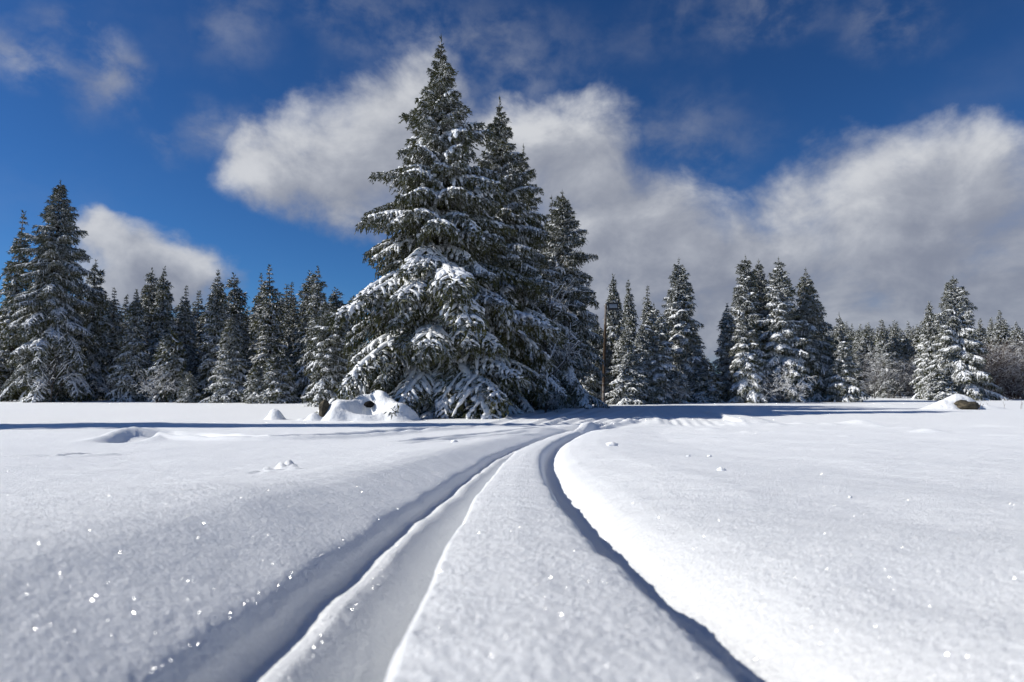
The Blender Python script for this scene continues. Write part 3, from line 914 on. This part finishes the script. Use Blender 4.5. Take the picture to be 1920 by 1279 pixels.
# ------------------------------------------------------------------ bare trees and bushes
def bare_plant(seed, H, stems, spread, levels=3, r=.03, snow_w=1.0, fan=.5):
    rng = np.random.RandomState(seed); wood = Geo(); snow = Geo()
    def branch(p, d, l, rad, lev):
        n = 5; pts = [p]
        for i in range(n - 1):
            d = d + rng.normal(size=3) * .13 + np.array([0, 0, .04 if lev < 2 else -.02]); d = d / np.linalg.norm(d)
            pts.append(pts[-1] + d * l / (n - 1))
        pts = np.array(pts)
        V, Q = tube(pts, np.linspace(rad, rad * .55, n), 4 if lev > 0 else 6, False); wood.add(V, Q)
        if abs(d[2]) < .88 and snow_w > 0:
            w = rad * .9 + .012 * snow_w; sp = pts[1:] + np.array([0, 0, rad * .8 + w * .4])
            if rng.rand() < min(.8, .25 + snow_w):
                V, Q = tube(sp, np.full(len(sp), w) * rng.uniform(.5, 1.1, len(sp)), 4); snow.add(V, Q)
        if lev < levels:
            for i in range(rng.randint(3, 6)):
                k = rng.randint(1, n); q = pts[k]
                a = rng.normal(size=3); a -= a.dot(d) * d; a /= np.linalg.norm(a) + 1e-9
                nd = d * .75 + a * fan * rng.uniform(.7, 1.4); nd /= np.linalg.norm(nd)
                branch(q, nd, l * rng.uniform(.45, .75), max(.006, rad * .55), lev + 1)
    for s in range(stems):
        a = rng.rand() * 6.28; tl = rng.uniform(.05, spread)
        d = np.array([math.cos(a) * tl, math.sin(a) * tl, 1.0]); d /= np.linalg.norm(d)
        branch(np.array([math.cos(a), math.sin(a), 0]) * rng.uniform(0, .12 * spread * H) + np.array([0, 0, -.15]), d, H * rng.uniform(.5, .68), r * rng.uniform(.7, 1.1), 0)
    return wood.arrays(), snow.arrays()


def bare_thing(name, label, cat, px, Y, geo, mat, group=None, sc=1.0):
    x, y = place(px, Y)
    root = thing(name, label, cat, (x, y, gz(x, y)), group, rs.rand() * 6.28)
    root.scale = (sc, sc, sc)
    if px == 1021: root.rotation_euler.z = 2.4
    obj('branches', geo[0][mat], root); tag(obj('snow_load', geo[1], root), kind='stuff')
    return root


def bare_mesh(*a, **k):
    w, s = bare_plant(*a, **k)
    return ({'twig': mesh_from('branches', w[0], w[1], [M_TWIG]), 'red': mesh_from('branches', w[0], w[1], [M_REDTWIG])}, mesh_from('snow_load', s[0], s[1], [M_SNOW], True))


BT = bare_mesh(51, 8.6, 1, .15, levels=4, r=.10, fan=.75)
BT2 = bare_mesh(52, 5.0, 3, .5, levels=3, r=.05, fan=.7)
BB = [bare_mesh(60 + i, 3.0, 6, .9, levels=3, r=.020, snow_w=.55, fan=.7) for i in range(3)]
BR = [bare_mesh(70 + i, 4.2, 8, .55, levels=3, r=.024, snow_w=.12, fan=.6) for i in range(3)]
bare_thing('bare_tree', 'bare leafless tree with snow on its twigs before the dense spruces', 'tree', 1021, 34.5, BT, 'twig', sc=.76)
bare_thing('bare_tree', 'bare branching tree at the foot of the tall wide spruce on the left', 'tree', 100, 53, BT2, 'twig')
bare_thing('bare_shrub', 'leafless snowy shrub in front of the three close tall spruces', 'shrub', 1466, 50.5, BB[0], 'twig')
bare_thing('bare_shrub', 'leafless shrub at the edge of the spruces left of the white young spruce', 'shrub', 1268, 49.5, BB[1], 'twig', sc=.55)
bare_thing('bare_shrub', 'low snowy twigs under the bare leafless tree', 'shrub', 1046, 35, BB[2], 'twig', sc=.42)
bare_thing('bare_shrub', 'snow-caught twigs in the left wood below the thin spire-like spruce', 'shrub', 300, 53, BB[1], 'twig', sc=.9)
for i, px in enumerate((215, 250, 385, 590, 150)):
    bare_thing('bare_shrub', 'thin leafless shrub in the shade along the left wood', 'shrub', px, 56 + i, BB[i % 3], 'twig', 'leafless shrubs along the left wood', .8)
for i in range(6):
    bare_thing('bare_tree', 'grey leafless sapling before the distant forest', 'tree', 1635 + 17 * i + rs.uniform(-4, 4), rs.uniform(70, 80), BR[i % 3], 'twig', 'grey saplings before the distant forest', rs.uniform(.8, 1.1))
for i in range(26):
    px = 1822 + 4.6 * i + rs.uniform(-4, 4)
    bare_thing('brown_bush', 'reddish brown leafless bush in the thicket on the right', 'bush', px, rs.uniform(64, 76), BR[i % 3], 'red', 'reddish brown bushes on the right', rs.uniform(.9, 1.25))

# ------------------------------------------------------------------ lamp post
x, y = place(1130, 45.5)
lp = thing('lamp_post', 'brown wooden lamp post with a floodlight at its top', 'lamp post', (x, y, gz(x, y)))
ph = at(1136, 570, 45.5)
Hh = ph[2] - gz(x, y); dx = ph[0] - x
V, Q = tube([(0, 0, -.3), (dx * .5, 0, Hh * .5), (dx, 0, Hh)], [.11, .10, .08], 8); obj('pole', mesh_from('pole', V, Q, [M_POLE], True), lp)
g = Geo(); g.add(*box_geo(dx + .12, dx + .82, -.20, .10, Hh - .42, Hh + .02))
g.add(*box_geo(dx + .08, dx + .86, -.24, .14, Hh + .023, Hh + .07))
lh = obj('lamp_head', mesh_from('lamp_head', g.arrays()[0], g.arrays()[1], [M_METAL]), lp)
V, Q = box_geo(dx + .20, dx + .72, -.225, -.205, Hh - .30, Hh - .05); obj('lamp_glass', mesh_from('lamp_glass', V, Q, [M_LENS]), lh)
V, Q = box_geo(dx - .02, dx + .12, -.05, .0, Hh - .06, Hh - .01); obj('bracket', mesh_from('bracket', V, Q, [M_METAL]), lp)


# ------------------------------------------------------------------ boulders under snow
def ellipsoid(rx, ry, rz, seed, rough=.18, n=14, m=22):
    u = np.linspace(-math.pi / 2, math.pi / 2, n)[:, None]; v = np.linspace(0, 2 * math.pi, m, endpoint=False)[None]
    d = np.stack([np.cos(u) * np.cos(v), np.cos(u) * np.sin(v), np.sin(u) + 0 * v], -1)
    k = 1 + rough * (perlin(d[..., 0] * 1.7 + seed, d[..., 1] * 1.7 + d[..., 2] * 1.3) + .5 * perlin(d[..., 0] * 4 + seed, d[..., 2] * 4 + d[..., 1] * 3)) * 1.6
    V = (d * k[..., None] * np.array([rx, ry, rz])).reshape(-1, 3)
    Q = [(i * m + j, i * m + (j + 1) % m, (i + 1) * m + (j + 1) % m, (i + 1) * m + j) for i in range(n - 1) for j in range(m)]
    return V, np.array(Q)


def snow_drape(domes, x0, x1, y0, y1, step, hollow=(), seed=0, base=None):
    """snow lying over rocks: smooth union of domes (cx, cy, rx, ry, h), relative to the thing's origin"""
    gx = np.arange(x0, x1 + step, step); gy = np.arange(y0, y1 + step, step)
    X, Y = np.meshgrid(gx, gy, indexing='ij'); Z = np.zeros_like(X)
    acc = np.zeros_like(X)
    for cx, cy, rx, ry, h in domes:
        q = ((X - cx) / rx) ** 2 + ((Y - cy) / ry) ** 2
        acc += (h * np.exp(-np.clip(q, 0, 9) ** 1.5 * .9)) ** 4
    Z = acc ** .25
    for cx, cy, rx, ry, h in hollow:
        Z -= h * np.exp(-(((X - cx) / rx) ** 2 + ((Y - cy) / ry) ** 2) ** 2)
    Z += .11 * fbm(X * 1.5 + seed, Y * 1.5, 4) * sstep(Z, .05, .3)
    Z = Z + (base(X, Y) if base else 0) - .04
    nx, ny = X.shape
    V = np.stack([X, Y, Z], -1).reshape(-1, 3)
    i = np.arange(nx - 1)[:, None] * ny; j = np.arange(ny - 1)[None]
    Q = np.stack([i + j, i + ny + j, i + ny + j + 1, i + j + 1], -1).reshape(-1, 4)
    return V, Q


def boulder_group():
    Y0 = 26.9; X0 = (690 - 960) / F * Y0; Z0 = gz(X0, Y0)
    t = thing('snowy_boulders', 'heap of boulders under thick rounded snow at the foot of the tallest spruce', 'boulders', (X0, Y0, Z0))
    k = Y0 / F
    P = lambda px, dy: ((px - 690) * k, dy)
    base = lambda X, Y: ground_z(X + X0, Y + Y0, False) - Z0
    domes = []
    for px, dy, rx, ry, h in ((640, .1, 34, .8, 1.02), (668, .5, 34, .8, 1.05), (706, .7, 30, .75, 1.42), (728, .4, 30, .7, 1.0), (748, 0, 30, .75, .90), (690, 1.0, 50, .9, 1.25),
                              (640, -.55, 26, .45, .58), (690, -.5, 34, .4, .42), (665, -.5, 26, .35, .40), (600, -.6, 18, .38, .36), (575, -.35, 12, .3, .16), (720, -.25, 34, .5, .5), (770, .2, 18, .5, .5)):
        domes.append((*P(px, dy), rx * k * .86, ry * .85, h * .82))
    hollow = [(*P(686, .05), .50, .55, .42), (*P(690, .35), .22, .28, .35)]
    V, Q = snow_drape(domes, -2.9, 2.3, -1.6, 2.4, .05, hollow, 3, base)
    obj('snow_cover', mesh_from('snow_cover', V, Q, [M_SNOW], True), t)
    for px, dy, dz, r, s in ((611, -.05, .33, (.20, .45, .48), 1.0), (690, .34, .62, (.20, .18, .13), 2.0)):
        V, Q = ellipsoid(*r, s); V = V + np.array([*P(px, dy), dz]); obj('rock', mesh_from('rock', V, Q, [M_ROCK if px < 650 else M_HOLESHADE], True), t)  # the second one is no stone: a dark blob painted as the hollow's shade
    return t


boulder_group()


def sprig(px, py, Y, label, dz, n=26, size=.3, group=None):
    rng = np.random.RandomState(int(px)); p = at(px, py, Y)
    P = rng.normal(size=(n, 3)) * np.array([.12, .06, .08]); D = rng.normal(size=(n, 3)) + np.array([0, -.8, -.3])
    V, Q = shoots_geo(P, D, rng.uniform(.5, 1, n) * size, np.full(n, .03), rng)
    o = obj('spruce_sprig', mesh_from('spruce_sprig', V, Q, [M_NEEDLE])); o.location = p
    tag(o, label, 'sprig', group)


sprig(741, 773, 25.7, 'dark spruce sprig poking out of the snow heap under the tallest spruce', 0)

Yb = 37.0; Xb = (1797 - 960) / F * Yb; Zb = gz(Xb, Yb)
t = thing('snow_capped_boulder', 'single boulder with a smooth snow cap and dark bare front on the right', 'boulder', (Xb, Yb, Zb))
base = lambda X, Y: ground_z(X + Xb, Y + Yb, False) - Zb
V, Q = snow_drape([(.05, .25, .95, .8, .80), (-.7, .1, .9, .7, .45), (-1.3, .1, .8, .6, .22), (1.3, .5, 1.3, .8, .26)], -2.6, 2.8, -1.2, 1.9, .06, [(.25, -.75, .75, .5, .30)], 9, base)
obj('snow_cover', mesh_from('snow_cover', V, Q, [M_SNOW], True), t)
V, Q = ellipsoid(.72, .55, .30, 5.0, .32); V = V + np.array([.05, -.30, .16]); obj('rock', mesh_from('rock', V, Q, [M_ROCK], True), t)


def mound(px, py, Y, wpx, h, label, name='snow_mound', cat='snow mound', group=None):
    x, y = place(px, Y); z = gz(x, y); r = wpx / F * Y
    base = lambda X, Y_: ground_z(X + x, Y_ + y, False) - z
    V, Q = snow_drape([(0, 0, r, r * .9, h), (-.5 * r, .1 * r, r, r * .7, h * .45)], -2.6 * r, 2.6 * r, -2.2 * r, 2.2 * r, r * .14, (), px, base)
    o = obj(name, mesh_from(name, V, Q, [M_SNOW], True)); o.location = (x, y, z); tag(o, label, cat, group)


mound(520, 790, 27.5, 14, .46, 'small pointed snow mound alone on the field left of the boulders')


def clump(px, py, wpx, label, seed):
    p = gpt(px, py); r = wpx / F * p[1]
    V, Q = ellipsoid(r, r * .8, r * .62, seed, .35, 9, 14)
    o = obj('snow_clump', mesh_from('snow_clump', V, Q, [M_SNOW], True)); o.location = (p[0], p[1], gz(*p) + r * .12); tag(o, label, 'snow clump')


clump(1147, 839, 10, 'snow clump lying alone beside the bend of the ski track', 1.0)
clump(1330, 858, 5, 'upper one of two small snow clumps on the right slope', 2.0)
clump(1353, 890, 8, 'lower one of two small snow clumps on the right slope', 3.0)
clump(1291, 861, 4, 'tiny snow crumb left of the two small clumps on the right slope', 4.0)
clump(1594, 932, 4, 'snow crumb alone in the middle of the right slope', 5.0)
clump(852, 836, 6, 'flat snow clump between the old ski grooves', 6.0)

# dry stalks by the boulder
for i, px in enumerate((1832, 1837, 1878, 1909, 1911, 1846)):
    Y = 36 + .5 * i; x, y = place(px, Y); g = Geo()
    rng = np.random.RandomState(i)
    V, Q = tube([(0, 0, -.1), (.03, 0, .2), (.08 * rng.normal(), 0, rng.uniform(.3, .55))], [.010, .008, .005], 4); g.add(V, Q)
    V, Q = tube([(.03, 0, .2), (.10, 0, .3)], [.006, .004], 4); g.add(V, Q)
    o = obj('dry_stalk', mesh_from('dry_stalk', g.arrays()[0], g.arrays()[1], [M_STALK])); o.location = (x, y, gz(x, y))
    tag(o, 'thin dry stalk poking through the snow near the capped boulder', 'stalk', 'dry stalks near the capped boulder')
